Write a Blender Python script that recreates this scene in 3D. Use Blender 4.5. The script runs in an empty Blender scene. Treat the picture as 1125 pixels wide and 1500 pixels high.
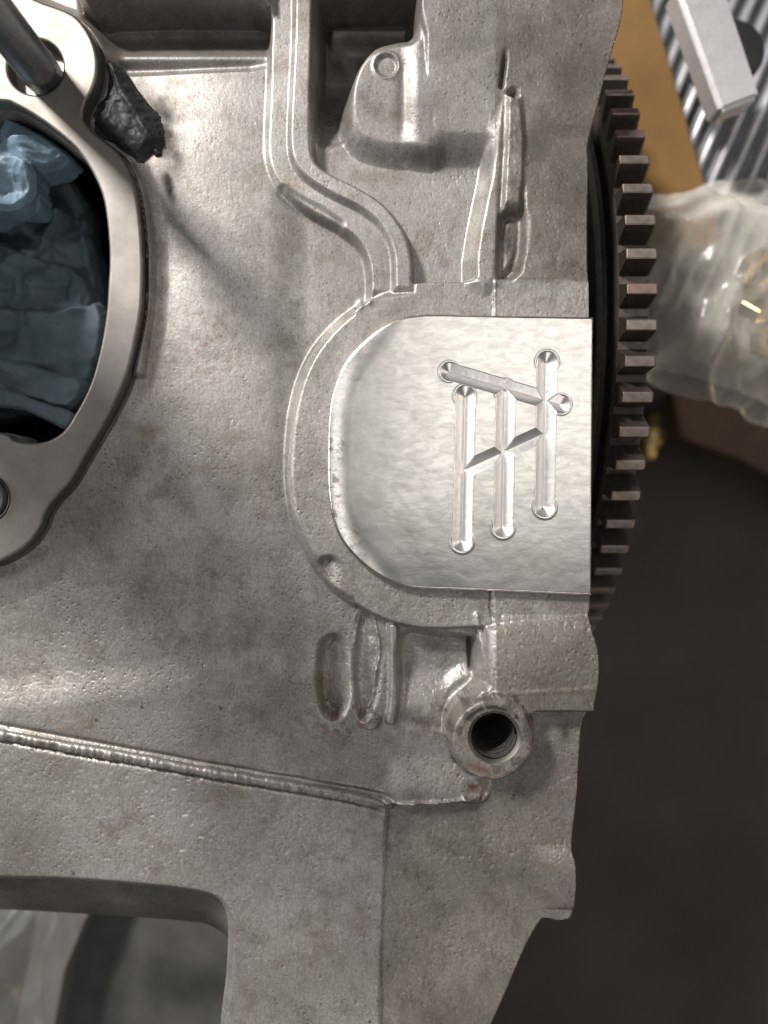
import bpy, bmesh, math, random
import numpy as np
from mathutils import Vector, Matrix
random.seed(7)
R_ = math.radians
F = 1120.0                 # camera height above the plate level, in drafting units
S = 0.25 / F               # metres per drafting unit (one unit is 0.22 mm)
CX, CY = 562.5, 750.0

# ------------------------------------------------------------------ camera
sc = bpy.context.scene
cam_d = bpy.data.cameras.new('camera')
cam = bpy.data.objects.new('camera', cam_d); sc.collection.objects.link(cam)
cam.location = (0, 0, 0.25)
cam.rotation_euler = (0, 0, 0)
cam_d.sensor_fit = 'VERTICAL'; cam_d.sensor_height = 36; cam_d.sensor_width = 27
cam_d.lens = 36 * F / 1500
cam_d.clip_start = 0.005; cam_d.clip_end = 20
cam_d.dof.use_dof = True
cam_d.dof.focus_distance = 0.25
cam_d.dof.aperture_fstop = cam_d.lens / 6.5
sc.camera = cam

# ------------------------------------------------------------------ world, lamps, exposure
w = bpy.data.worlds.new('World'); sc.world = w; w.use_nodes = True
bg = w.node_tree.nodes['Background']
bg.inputs[0].default_value = (0.92, 0.96, 1.0, 1); bg.inputs[1].default_value = 0.075
def area(name, loc, target, sx, sy, power, col):
    l = bpy.data.lights.new(name, 'AREA'); l.shape = 'RECTANGLE'; l.size = sx; l.size_y = sy
    l.energy = power; l.color = col
    o = bpy.data.objects.new(name, l); sc.collection.objects.link(o)
    o.location = loc
    o.rotation_euler = (Vector(target) - Vector(loc)).to_track_quat('-Z', 'Y').to_euler()
    return o
area('window_light', (-1.22, 1.37, 1.44), (0, 0, 0), 0.30, 0.30, 74, (1.0, 0.965, 0.93))
area('side_window', (-1.05, 0.25, 0.26), (0, 0, 0), 0.8, 0.34, 6.0, (1.0, 0.975, 0.96))
area('right_fill', (1.5, 0.25, 0.8), (0, 0, 0), 0.7, 0.5, 3.0, (1.0, 0.90, 0.80))  # added fill for the slopes that face right
area('front_fill', (0.15, -1.5, 1.0), (0, 0, 0), 0.8, 0.5, 2.8, (1.0, 0.95, 0.90))  # added fill from the viewer's side for grooves that face it
area('ceiling_panel', (0.50, 0.44, 1.7), (0.50, 0.44, 0), 1.0, 0.95, 3.3, (1.0, 0.975, 0.945))
area('ceiling_tube', (-0.50, 0.05, 1.6), (-0.50, 0.05, 0), 0.22, 1.1, 1.3, (1.0, 0.98, 0.96))
area('work_lamp', (0.75, -0.35, -0.05), (0.05, 0, -0.08), 0.12, 0.12, 0.6, (1.0, 0.70, 0.42))
sc.view_settings.view_transform = 'Standard'; sc.view_settings.look = 'None'
sc.view_settings.exposure = 0.12; sc.view_settings.gamma = 1; sc.view_settings.use_curve_mapping = False

# ------------------------------------------------------------------ drafting helpers
def pw(pts, z=0.0):
    """traced points -> drafting plane position for a feature standing at height z"""
    p = np.array(pts, float).reshape(-1, 2)
    k = (F - z) / F
    return np.stack([CX + (p[:, 0] - CX) * k, CY + (p[:, 1] - CY) * k], 1)
def P1(x, y, z=0.0): return pw([(x, y)], z)[0]
def catmull(p, n=6, closed=True):
    p = np.asarray(p, float); N = len(p); out = []
    rng = range(N) if closed else range(N - 1)
    for i in rng:
        if closed: a, b, c, d = p[(i - 1) % N], p[i], p[(i + 1) % N], p[(i + 2) % N]
        else: a, b, c, d = p[max(i - 1, 0)], p[i], p[i + 1], p[min(i + 2, N - 1)]
        for k in range(n):
            t = k / n
            out.append(0.5 * ((2 * b) + (c - a) * t + (2 * a - 5 * b + 4 * c - d) * t * t + (3 * b - 3 * c + d - a) * t ** 3))
    if not closed: out.append(p[-1])
    return np.array(out)
_rng = np.random.default_rng(11)
LAT = _rng.random((256, 256))
def vn(x, y, seed=0):
    x = x + seed * 17.31; y = y + seed * 9.77
    xi = np.floor(x).astype(np.int64); yi = np.floor(y).astype(np.int64)
    fx = x - xi; fy = y - yi
    fx = fx * fx * fx * (fx * (fx * 6 - 15) + 10); fy = fy * fy * fy * (fy * (fy * 6 - 15) + 10)
    g = lambda i, j: LAT[(i + seed * 13) & 255, (j + seed * 29) & 255]
    return (g(xi, yi) * (1 - fx) + g(xi + 1, yi) * fx) * (1 - fy) + (g(xi, yi + 1) * (1 - fx) + g(xi + 1, yi + 1) * fx) * fy * 1.0
def fbm(x, y, seed=0, o=4):
    s = 0; a = 1; t = 0
    for i in range(o):
        s = s + a * (vn(x * 2 ** i, y * 2 ** i, seed + i * 3) - .5); t += a; a *= .5
    return s / t * 2
def sst(t): t = np.clip(t, 0, 1); return t * t * (3 - 2 * t)
BIG = 1e3
def sdf_poly(A, B, poly, pad=60):
    """signed distance (negative inside) to a closed polygon; exact only within pad of it"""
    poly = np.asarray(poly); out = np.full(A.shape, BIG)
    a0, b0 = poly.min(0) - pad; a1, b1 = poly.max(0) + pad
    r = np.where((B[:, 0] >= b0) & (B[:, 0] <= b1))[0]; c = np.where((A[0] >= a0) & (A[0] <= a1))[0]
    if len(r) == 0 or len(c) == 0: return out
    sl = np.s_[r[0]:r[-1] + 1, c[0]:c[-1] + 1]
    x = A[sl]; y = B[sl]; d = np.full(x.shape, 1e12); ins = np.zeros(x.shape, bool)
    q = np.roll(poly, -1, 0)
    for (x0, y0), (x1, y1) in zip(poly, q):
        ex, ey = x1 - x0, y1 - y0; L = ex * ex + ey * ey
        if L < 1e-9: continue
        t = np.clip(((x - x0) * ex + (y - y0) * ey) / L, 0, 1)
        dd = (x - x0 - ex * t) ** 2 + (y - y0 - ey * t) ** 2
        np.minimum(d, dd, out=d)
        if y0 != y1:
            ins ^= ((y0 > y) != (y1 > y)) & (x < (x1 - x0) * (y - y0) / (y1 - y0) + x0)
    d = np.sqrt(d); out[sl] = np.where(ins, -d, d)
    return out
def dist_line(A, B, line, pad=80):
    """distance to an open line and the arc length of the nearest point"""
    line = np.asarray(line); out = np.full(A.shape, BIG); arc = np.zeros(A.shape); side = np.zeros(A.shape)
    a0, b0 = line.min(0) - pad; a1, b1 = line.max(0) + pad
    r = np.where((B[:, 0] >= b0) & (B[:, 0] <= b1))[0]; c = np.where((A[0] >= a0) & (A[0] <= a1))[0]
    if len(r) == 0 or len(c) == 0: return out, arc, side
    sl = np.s_[r[0]:r[-1] + 1, c[0]:c[-1] + 1]
    x = A[sl]; y = B[sl]; d = np.full(x.shape, 1e12); ar = np.zeros(x.shape); sd = np.zeros(x.shape); s = 0
    for (x0, y0), (x1, y1) in zip(line[:-1], line[1:]):
        ex, ey = x1 - x0, y1 - y0; L = ex * ex + ey * ey
        if L < 1e-9: continue
        t = np.clip(((x - x0) * ex + (y - y0) * ey) / L, 0, 1)
        dd = (x - x0 - ex * t) ** 2 + (y - y0 - ey * t) ** 2
        m = dd < d; d = np.where(m, dd, d); ar = np.where(m, s + t * math.sqrt(L), ar)
        sd = np.where(m, np.sign(ex * (y - y0) - ey * (x - x0)), sd); s += math.sqrt(L)
    out[sl] = np.sqrt(d); arc[sl] = ar; side[sl] = sd
    return out, arc, side
def capsule(A, B, p, q):
    ex, ey = q[0] - p[0], q[1] - p[1]; L = ex * ex + ey * ey + 1e-9
    t = np.clip(((A - p[0]) * ex + (B - p[1]) * ey) / L, 0, 1)
    return np.hypot(A - p[0] - ex * t, B - p[1] - ey * t)
def W(a, b, z): return ((a - CX) * S, (CY - b) * S, z * S)

# ------------------------------------------------------------------ object helpers
col = sc.collection
def thing(name, label, cat, loc=(0, 0, 0), group=None):
    o = bpy.data.objects.new(name, None); col.objects.link(o); o.location = loc
    o.empty_display_size = 0.01
    o['label'] = label; o['category'] = cat
    if group: o['group'] = group
    return o
def tag(o, label, cat=None, group=None, kind=None):
    if label: o['label'] = label
    if cat: o['category'] = cat
    if group: o['group'] = group
    if kind: o['kind'] = kind
    return o
def put(name, me, mat, parent=None, origin=None):
    if mat is not None: me.materials.append(mat)
    o = bpy.data.objects.new(name, me); col.objects.link(o)
    if parent is not None:
        o.parent = parent
        root = parent; off = Vector((0, 0, 0))
        while root is not None: off += Vector(root.location); root = root.parent
        o.location = -off            # meshes are drafted in world coordinates
    return o
def mesh_np(name, V, Fq, smooth=True, normals=None):
    me = bpy.data.meshes.new(name); n = len(V); m = len(Fq); k = Fq.shape[1]
    me.vertices.add(n); me.vertices.foreach_set('co', np.ascontiguousarray(V, np.float32).ravel())
    me.loops.add(m * k); me.loops.foreach_set('vertex_index', np.ascontiguousarray(Fq, np.int32).ravel())
    me.polygons.add(m); me.polygons.foreach_set('loop_start', np.arange(0, m * k, k, dtype=np.int32))
    me.polygons.foreach_set('use_smooth', np.full(m, smooth, bool))
    me.update(calc_edges=True); me.validate()
    if normals is not None: me.normals_split_custom_set_from_vertices(normals.astype(np.float32))
    return me
def grid(a0, a1, b0, b1, h):
    a = np.arange(a0, a1 + h, h); b = np.arange(b0, b1 + h, h)
    return np.meshgrid(a, b)
def relief(A, B, Z, h, sil=None, floor=-60.0, split=None):
    """a relief surface cut cleanly along the contour sil == 0, with walls down to floor.
    split: integer map per point -> list of (V, F, N) per value"""
    A = A.copy(); B = B.copy(); Z = Z.copy(); ny, nx = A.shape
    if sil is not None:
        gb, ga = np.gradient(sil, h); gn = np.hypot(ga, gb) + 1e-6; ga /= gn; gb /= gn
        s1 = np.abs(sil) <= .55 * h
        A[s1] -= (sil * ga)[s1]; B[s1] -= (sil * gb)[s1]
        s2 = (sil > .55 * h) & (sil < 2.2 * h)
        A[s2] -= ((sil - .25) * ga)[s2]; B[s2] -= ((sil - .25) * gb)[s2]
        fl = np.broadcast_to(floor, Z.shape)
        Z[s2] = fl[s2]
        keep = sil < 2.2 * h
    else: keep = np.ones(A.shape, bool)
    idx = np.arange(ny * nx).reshape(ny, nx)
    q = np.stack([idx[:-1, :-1], idx[1:, :-1], idx[1:, 1:], idx[:-1, 1:]], -1)
    ok = keep[:-1, :-1] & keep[1:, :-1] & keep[1:, 1:] & keep[:-1, 1:]
    V = np.stack([(A - CX) * S, (CY - B) * S, Z * S], -1).reshape(-1, 3)
    q = q[ok]
    n = np.cross(V[q[:, 2]] - V[q[:, 0]], V[q[:, 3]] - V[q[:, 1]])
    N = np.zeros_like(V)
    for k in range(3):
        for c in range(4): N[:, k] += np.bincount(q[:, c], n[:, k], len(V))
    N /= (np.linalg.norm(N, axis=1, keepdims=True) + 1e-20)
    def sub(fq):
        u, inv = np.unique(fq, return_inverse=True)
        return V[u], inv.reshape(fq.shape), N[u]
    if split is None: return [sub(q)]
    sp = split[:-1, :-1][ok]
    return [sub(q[sp == v]) if (sp == v).any() else None for v in range(int(split.max()) + 1)]

# ------------------------------------------------------------------ materials
class NT:
    def __init__(s, name):
        s.m = bpy.data.materials.new(name); s.m.use_nodes = True; s.t = s.m.node_tree
        s.b = s.t.nodes['Principled BSDF']; s.co = s.n('ShaderNodeTexCoord').outputs['Object']
    def n(s, ty, **k):
        x = s.t.nodes.new(ty)
        for a, v in k.items(): setattr(x, a, v)
        return x
    def link(s, a, b): s.t.links.new(a, b)
    def val(s, inp, v):
        if hasattr(v, 'is_output') or isinstance(v, bpy.types.NodeSocket): s.link(v, inp)
        else: inp.default_value = v
    def mapping(s, scale, rot=(0, 0, 0)):
        m = s.n('ShaderNodeMapping'); s.link(s.co, m.inputs[0]); m.inputs['Scale'].default_value = scale; m.inputs['Rotation'].default_value = rot
        return m.outputs[0]
    def noise(s, scale, detail=4, rough=.55, vec=None, dist=0):
        x = s.n('ShaderNodeTexNoise'); s.link(vec if vec is not None else s.co, x.inputs['Vector'])
        x.inputs['Scale'].default_value = scale; x.inputs['Detail'].default_value = detail; x.inputs['Roughness'].default_value = rough; x.inputs['Distortion'].default_value = dist
        return x.outputs['Fac']
    def voro(s, scale, vec=None, feature='F1', rnd=1):
        x = s.n('ShaderNodeTexVoronoi', feature=feature); s.link(vec if vec is not None else s.co, x.inputs['Vector'])
        x.inputs['Scale'].default_value = scale; x.inputs['Randomness'].default_value = rnd
        return x
    def ramp(s, fac, stops):
        x = s.n('ShaderNodeValToRGB'); s.link(fac, x.inputs[0]); e = x.color_ramp.elements
        while len(e) < len(stops): e.new(.5)
        for i, (p, c) in enumerate(stops):
            e[i].position = p; e[i].color = (c, c, c, 1) if not hasattr(c, '__len__') else (*c, 1)
        return x.outputs[0]
    def mix(s, fac, a, b, mode='MIX'):
        x = s.n('ShaderNodeMix', data_type='RGBA', blend_type=mode)
        s.val(x.inputs[0], fac); 
        for i, v in ((6, a), (7, b)):
            if isinstance(v, bpy.types.NodeSocket): s.link(v, x.inputs[i])
            else: x.inputs[i].default_value = (*v, 1)
        return x.outputs[2]
    def math(s, op, a, b=0.0):
        x = s.n('ShaderNodeMath', operation=op); s.val(x.inputs[0], a); s.val(x.inputs[1], b); return x.outputs[0]
    def bump(s, h, strength, dist, prev=None):
        x = s.n('ShaderNodeBump'); s.link(h, x.inputs['Height']); x.inputs['Strength'].default_value = strength; x.inputs['Distance'].default_value = dist
        if prev is not None: s.link(prev, x.inputs['Normal'])
        return x.outputs[0]
    def attr(s, name):
        x = s.n('ShaderNodeAttribute', attribute_name=name); return x.outputs['Fac']

def cast_metal(name, c0=(.49, .462, .44), c1=(.285, .262, .243), rough=.46, pit=1.3, tint=(.24, .17, .11), metallic=.62, pitscale=1.0):
    t = NT(name)
    big = t.noise(22, 5, .6); mid = t.noise(120, 5, .65); fine = t.noise(700 * pitscale, 3, .6)
    cl = t.mix(t.ramp(big, [(.35, 0.0), (.68, 1.0)]), c0, c1)
    cl = t.mix(t.math('MULTIPLY', t.ramp(mid, [(.47, 0.0), (.70, 1.0)]), .6), cl, (c1[0] * .6, c1[1] * .57, c1[2] * .52))
    cl = t.mix(t.math('MULTIPLY', t.ramp(t.noise(60, 4, .7), [(.56, 0.0), (.72, 1.0)]), .30), cl, tint)
    # fine grain of the sand-cast skin, and short streaks
    gn1 = t.noise(1500 * pitscale, 3, .7); gn2 = t.noise(1, 3, .6, vec=t.mapping((1300, 260, 600), (0, 0, R_(4))))
    cl = t.mix(t.math('MULTIPLY', t.ramp(gn1, [(.40, 1.0), (.56, 0.0)]), .30), cl, (.13, .12, .112))
    cl = t.mix(t.math('MULTIPLY', t.ramp(gn1, [(.56, 0.0), (.70, 1.0)]), .22), cl, (.62, .60, .58))
    cl = t.mix(t.math('MULTIPLY', t.ramp(gn2, [(.50, 0.0), (.66, 1.0)]), .28), cl, (.15, .138, .128))
    # dark grains of dirt in the pits
    v = t.voro(520 * pitscale); sel = t.ramp(t.noise(90, 3, .6), [(.42, 0.0), (.62, 1.0)])
    pits = t.math('MULTIPLY', t.ramp(v.outputs['Distance'], [(.10, 1.0), (.32, 0.0)]), sel)
    cl = t.mix(t.math('MULTIPLY', pits, .5), cl, (.09, .08, .07))
    sp = t.voro(160); spk = t.math('MULTIPLY', t.ramp(sp.outputs['Distance'], [(.05, 1.0), (.13, 0.0)]), t.ramp(t.noise(35, 2, .5), [(.55, 0.0), (.62, 1.0)]))
    cl = t.mix(t.math('MULTIPLY', spk, .75), cl, (.045, .035, .03))
    st = t.attr('stain_shade'); cl = t.mix(st, cl, (.050, .043, .038))
    ru = t.attr('rust'); cl = t.mix(ru, cl, (.16, .08, .055))
    t.link(cl, t.b.inputs['Base Color'])
    t.b.inputs['Metallic'].default_value = metallic
    rg = t.math('ADD', t.math('MULTIPLY', mid, .22), rough - .11)
    rg = t.math('ADD', rg, t.math('MULTIPLY', st, .2)); t.link(rg, t.b.inputs['Roughness'])
    n1 = t.bump(fine, .35 * pit, .00012)
    vec = t.mapping((1, .62, 1), (0, 0, R_(12)))
    v2 = t.noise(620 * pitscale, 2, .5, vec=vec, dist=.4); gr_ = t.attr('grain'); n2 = t.bump(t.math('MULTIPLY', gr_, t.ramp(v2, [(.30, 0.0), (.44, .6), (.60, .6), (.72, 1.0)])), .55 * pit, .00014, n1)
    n3 = t.bump(t.math('MULTIPLY', pits, t.math('MULTIPLY', gr_, -1.0)), .5 * pit, .0002, n2)
    # long fine scratches
    sv = t.mapping((40, 900, 60), (0, 0, R_(63))); sn = t.ramp(t.noise(1, 3, .5, vec=sv), [(.62, 1.0), (.70, 0.0)])
    n4 = t.bump(sn, .12, .00006, n3)
    t.link(n4, t.b.inputs['Normal'])
    return t.m
M = {}
M['cast'] = cast_metal('cast_aluminium')
M['cast_rough'] = cast_metal('cast_aluminium_dirty', c0=(.36, .33, .298), c1=(.165, .148, .13), rough=.51, pit=1.4, pitscale=.85, metallic=.6)

def machined(name, c=(.62, .60, .58), rough=.22, aniso=0.0, dirt=.5):
    t = NT(name)
    st = t.noise(1, 5, .6, vec=t.mapping((60, 1400, 300), (0, 0, R_(8))))
    big = t.noise(38, 5, .65)
    cl = t.mix(t.math('MULTIPLY', t.ramp(big, [(.42, 0.0), (.75, 1.0)]), dirt), c, (c[0] * .6, c[1] * .56, c[2] * .5))
    cl = t.mix(t.math('MULTIPLY', t.ramp(t.noise(260, 4, .7), [(.6, 0.0), (.75, 1.0)]), .35), cl, (c[0] * .4, c[1] * .38, c[2] * .34))
    t.link(cl, t.b.inputs['Base Color']); t.b.inputs['Metallic'].default_value = .95
    t.link(t.math('ADD', t.math('MULTIPLY', big, .16), rough - .05), t.b.inputs['Roughness'])
    n = t.bump(st, .22, .00006); n = t.bump(t.noise(900, 3, .6), .10, .00005, n)
    t.link(n, t.b.inputs['Normal']); return t.m
M['flange'] = machined('machined_flange', c=(.27, .252, .235), rough=.5, dirt=.8)

def plate_mat():
    t = NT('milled_plate')
    # fine arcs of the fly cutter and a soft mottled smear, as on wiped milled stock
    sw = t.n('ShaderNodeTexWave', wave_type='RINGS', rings_direction='SPHERICAL')
    mp = t.n('ShaderNodeMapping'); t.link(t.co, mp.inputs[0]); mp.inputs['Location'].default_value = (.02, .09, 0)
    t.link(mp.outputs[0], sw.inputs['Vector']); sw.inputs['Scale'].default_value = 900; sw.inputs['Distortion'].default_value = 5; sw.inputs['Detail'].default_value = 3
    smear = t.noise(1, 5, .62, vec=t.mapping((190, 520, 200), (0, 0, R_(-28))), dist=.6)
    smear2 = t.noise(1, 4, .6, vec=t.mapping((45, 95, 90), (0, 0, R_(-35))), dist=.5)
    cl = t.mix(t.math('MULTIPLY', t.ramp(smear, [(.40, 0.0), (.62, 1.0)]), .5), (.93, .895, .84), (.62, .59, .54))
    # spotted patches along the rounded left edge where the stock kept its skin
    sk = t.attr('skin'); spots = t.ramp(t.noise(330, 3, .55), [(.56, 0.0), (.62, 1.0)])
    cl = t.mix(t.math('MULTIPLY', t.math('MULTIPLY', spots, sk), .8), cl, (.30, .27, .25))
    t.link(cl, t.b.inputs['Base Color']); t.b.inputs['Metallic'].default_value = 1
    rg = t.math('ADD', t.math('MULTIPLY', smear, .16), t.math('ADD', t.math('MULTIPLY', smear2, .18), .07))
    t.link(rg, t.b.inputs['Roughness'])
    n = t.bump(sw.outputs['Fac'], .05, .00003); n = t.bump(smear, .08, .00014, n); n = t.bump(smear2, .15, .0004, n)
    n = t.bump(t.noise(1100, 2, .5), .06, .00004, n)
    t.link(n, t.b.inputs['Normal']); return t.m
M['plate'] = plate_mat()

def simple(name, c, rough=.5, metallic=0.0, bump=0.0, scale=300, var=.35, c2=None):
    t = NT(name); nz = t.noise(scale, 4, .6)
    c2 = c2 or tuple(x * (1 - var) for x in c)
    t.link(t.mix(t.ramp(nz, [(.35, 0.0), (.7, 1.0)]), c, c2), t.b.inputs['Base Color'])
    t.link(t.math('ADD', t.math('MULTIPLY', t.noise(scale * .4, 3, .5), .2), rough - .1), t.b.inputs['Roughness'])
    t.b.inputs['Metallic'].default_value = metallic
    if bump: t.link(t.bump(nz, bump, .0003), t.b.inputs['Normal'])
    return t.m
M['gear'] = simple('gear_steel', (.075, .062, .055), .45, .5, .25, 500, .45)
M['ring'] = simple('ring_steel', (.16, .13, .115), .42, .6, .25, 500, .45)
M['tip'] = simple('worn_lit_tooth_tip', (.30, .25, .22), .42, .6, .25, 500, .35)
M['tip_oiled'] = simple('oiled_lit_tooth_tip', (.29, .20, .18), .38, .6, .25, 500, .3)
_unused = simple('gear_steel_oiled', (.32, .215, .19), .38, .6, .25, 500, .35)
M['flywheel'] = simple('flywheel_iron', (.035, .033, .032), .42, .6, .2, 300)
M['bar'] = simple('milled_bar', (.80, .78, .78), .36, .6, .05, 500, .12)
M['lip'] = simple('flywheel_lip_steel', (.16, .15, .14), .35, .9, .1, 300)
M['stud'] = simple('stud_steel', (.30, .315, .33), .3, .75, .06, 700, .2)
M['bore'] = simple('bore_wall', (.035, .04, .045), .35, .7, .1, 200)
M['sealant'] = simple('sealant_residue', (.032, .030, .030), .6, .1, .35, 600, .55)
M['rag'] = None
def cloth(name, c, c2, sc_=1.0, rough=.75, sheen=.2):
    t = NT(name); a = t.noise(70, 4, .6); b = t.noise(900, 3, .6)
    cl = t.mix(t.ramp(a, [(.3, 0.0), (.7, 1.0)]), c, c2)
    cl = t.mix(t.math('MULTIPLY', t.ramp(t.noise(330, 3, .7), [(.62, 0.0), (.74, 1.0)]), .45), cl, tuple(x * .45 for x in c2))
    t.link(cl, t.b.inputs['Base Color']); t.b.inputs['Roughness'].default_value = rough
    rn = t.n('ShaderNodeTexNoise', noise_type='RIDGED_MULTIFRACTAL'); t.link(t.co, rn.inputs['Vector']); rn.inputs['Scale'].default_value = 55; rn.inputs['Detail'].default_value = 4; rn.inputs['Roughness'].default_value = .5; rn.inputs['Distortion'].default_value = .5
    wv = t.n('ShaderNodeTexWave'); t.link(t.co, wv.inputs['Vector']); wv.inputs['Scale'].default_value = 900; wv.inputs['Distortion'].default_value = 2
    n = t.bump(b, .7, .00022); n = t.bump(wv.outputs['Fac'], .25, .0001, n); n = t.bump(t.noise(220, 4, .6), .6, .0008, n); n = t.bump(rn.outputs['Fac'], .9, .0026, n); t.link(n, t.b.inputs['Normal']); return t.m
M['rag'] = cloth('grey_blue_rag', (.155, .205, .24), (.100, .140, .168))
M['glove'] = cloth('blue_glove', (.24, .35, .44), (.16, .23, .29), rough=.45)
M['cardboard'] = simple('brown_cardboard', (.21, .112, .032), .8, 0, .1, 90, .12)
M['bench'] = simple('dark_bench', (.026, .018, .014), .7, 0, .2, 7, .45, c2=(.050, .040, .037))
M['dark_cover'] = simple('dark_cover', (.060, .048, .045), .55, .2, .2, 40)
M['brass'] = simple('brass', (.60, .45, .20), .35, .9, .05, 200, .25)
M['fin'] = simple('finned_aluminium', (.78, .77, .80), .4, .7, .1, 120, .25)
M['fin_base'] = simple('finned_base', (.20, .21, .21), .4, .8, .1, 120, .3)
M['black'] = simple('black_rubber', (.02, .02, .02), .5, 0, .1, 300)
M['darkgrey'] = simple('dark_grey_tray', (.085, .082, .076), .6, .1, .15, 60, .35)
def film(name, tr=.56, c=(.85, .82, .74)):
    t = NT(name); nt = t.t
    t.b.inputs['Base Color'].default_value = (*c, 1); t.b.inputs['Roughness'].default_value = .22
    t.b.inputs['Specular IOR Level'].default_value = .7
    tp = t.n('ShaderNodeBsdfTransparent'); tp.inputs[0].default_value = (.95, .94, .92, 1)
    lw = t.n('ShaderNodeLayerWeight'); lw.inputs[0].default_value = .35
    f = t.math('ADD', t.math('MULTIPLY', lw.outputs['Facing'], .7), 1 - tr - .25)
    f = t.math('ADD', f, t.math('MULTIPLY', t.math('SUBTRACT', t.noise(60, 4, .6), .5), .5))
    mx = t.n('ShaderNodeMixShader'); t.link(f, mx.inputs[0]); t.link(tp.outputs[0], mx.inputs[1]); t.link(t.b.outputs[0], mx.inputs[2])
    out = [n for n in nt.nodes if n.type == 'OUTPUT_MATERIAL'][0]; t.link(mx.outputs[0], out.inputs[0])
    t.link(t.bump(t.noise(60, 3, .5), .4, .0015), t.b.inputs['Normal'])
    return t.m
M['film'] = film('plastic_film')
M['film_clear'] = film('clear_plastic_film', tr=.7, c=(.6, .62, .64))

# ================================================================== THE ENGINE BLOCK
H_ = 1.5
A, B = grid(-75, 925, -70, 1580, H_)
FL = -28.0
# --- outline of the casting
right = [(912, -80), (908, 0), (905, 40), (893, 85), (880, 140), (868, 190), (863, 235), (861, 330), (862, 460), (863, 700),
         (863, 870), (862, 900), (866, 922), (873, 948), (875, 985), (870, 1030), (862, 1048), (852, 1058), (849, 1090), (845, 1150), (844, 1168), (842, 1186),
         (839, 1215), (837, 1245), (841, 1262), (841, 1310), (837, 1340), (828, 1345), (812, 1346), (797, 1343), (787, 1352), (768, 1385), (740, 1450), (718, 1500), (690, 1570)]
open_ = [(-90, 1292), (0, 1297), (80, 1299), (150, 1303), (230, 1310), (285, 1317), (311, 1325), (324, 1340), (329, 1358), (330, 1385), (327, 1440), (320, 1500), (312, 1590)]
def zr(y): return float(np.interp(y, [0, 880, 925, 1030, 1058, 1165, 1185, 1240, 1265, 1335, 1345, 1380], [0, -2, 12, 12, -28, -30, -34, -28, -22, -22, -28, -30]))
rc = catmull(np.array([P1(x, y, zr(y)) for x, y in right]), 4, closed=False)
outline = np.vstack([[(-200, -200), (930, -200)], rc, [(690, 1800), (-200, 1800)]])
s_out = sdf_poly(A, B, outline, 300)
op = catmull(pw(open_, -20), 4, closed=False)
opening = np.vstack([op, [(310, 1800), (-300, 1800), (-300, 1290)]])
s_open = sdf_poly(A, B, opening, 300)

bore_px = [(0, 148), (21, 153), (53, 171), (85, 194), (114, 220), (135, 252), (149, 284), (156, 320), (160, 373), (158, 420), (156, 453), (149, 500), (137, 549),
           (124, 581), (110, 606), (96, 628), (78, 642), (53, 649), (21, 645), (0, 633)]
ZF = 14.0
bp = pw(bore_px, ZF); mir = bp[::-1].copy(); mir[:, 0] = -2 * 40 - mir[:, 0] + 0
bore_poly = catmull(np.vstack([bp, mir]), 3)
fl_px = [(64, 4), (107, 21), (130, 48), (141, 78), (142, 107), (135, 132), (124, 152), (121, 171), (131, 188), (151, 205), (171, 221), (185, 242), (196, 270),
         (203, 306), (207, 345), (209, 391), (207, 450), (199, 496), (188, 542), (171, 585), (149, 628), (124, 670), (103, 706), (77, 735), (65, 755), (59, 773), (43, 795), (21, 812), (0, 823)]
fp = pw(fl_px, ZF)
fl_poly = np.vstack([catmull(fp, 4, closed=False), [(-60, 840), (-540, 840), (-540, -60), (-60, -60), (0, -12), (30, -4)]])
s_bore = sdf_poly(A, B, bore_poly, 200)
s_fl = sdf_poly(A, B, fl_poly, 120)

Z = np.full(A.shape, FL)
# broad swelling of the cast wall
Z += 7 * np.sin((A - 120) / 150.0) * np.exp(-((A - 300) / 190) ** 2)
Z += 5 * fbm(A / 260, B / 260, 3, 2)
u = B - .8 * A
Z += 9 * sst((B - 105) / 130) * sst((450 - A) / 60)
Z -= 5 * sst((u - 40) / 130) * sst((A - 190) / 60) * sst((470 - A) / 60)
Z -= 8 * sst((B + .25 * A - 840) / 140) * sst((460 - A) / 120)
Z += 8 * sst((B + .1 * A - 990) / 60) * sst((600 - A) / 120)
def setlev(Z, sd, lev, wdt, bias=.5):
    """bring the surface to level lev inside the contour, over a rounded flank of width wdt"""
    t = sst((wdt * bias - sd) / wdt)
    return Z * (1 - t) + lev * t
def poly(px, z, n=4, closed=True, smooth=True):
    p = pw(px, z); return catmull(p, n, closed) if smooth else p

# region below the cast seam: one slab a little higher, with the seam step
seam_line = pw([(-80, 1060), (0, 1075), (100, 1094), (208, 1113), (300, 1130), (450, 1155), (520, 1168), (566, 1180)], -15)
low = np.vstack([seam_line, pw([(566, 1180), (640, 1177), (700, 1172)], -15), [(960, 1165), (960, 1800), (-300, 1800), (-300, 1040)]])
s_low = sdf_poly(A, B, low, 400)
LOW = -22 + 3 * fbm(A / 200, B / 200, 8, 2) - 5 * sst((B - 1230) / 90) * sst((A - 560) / 40)
Z = setlev(Z, s_low, LOW, 16)
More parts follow.
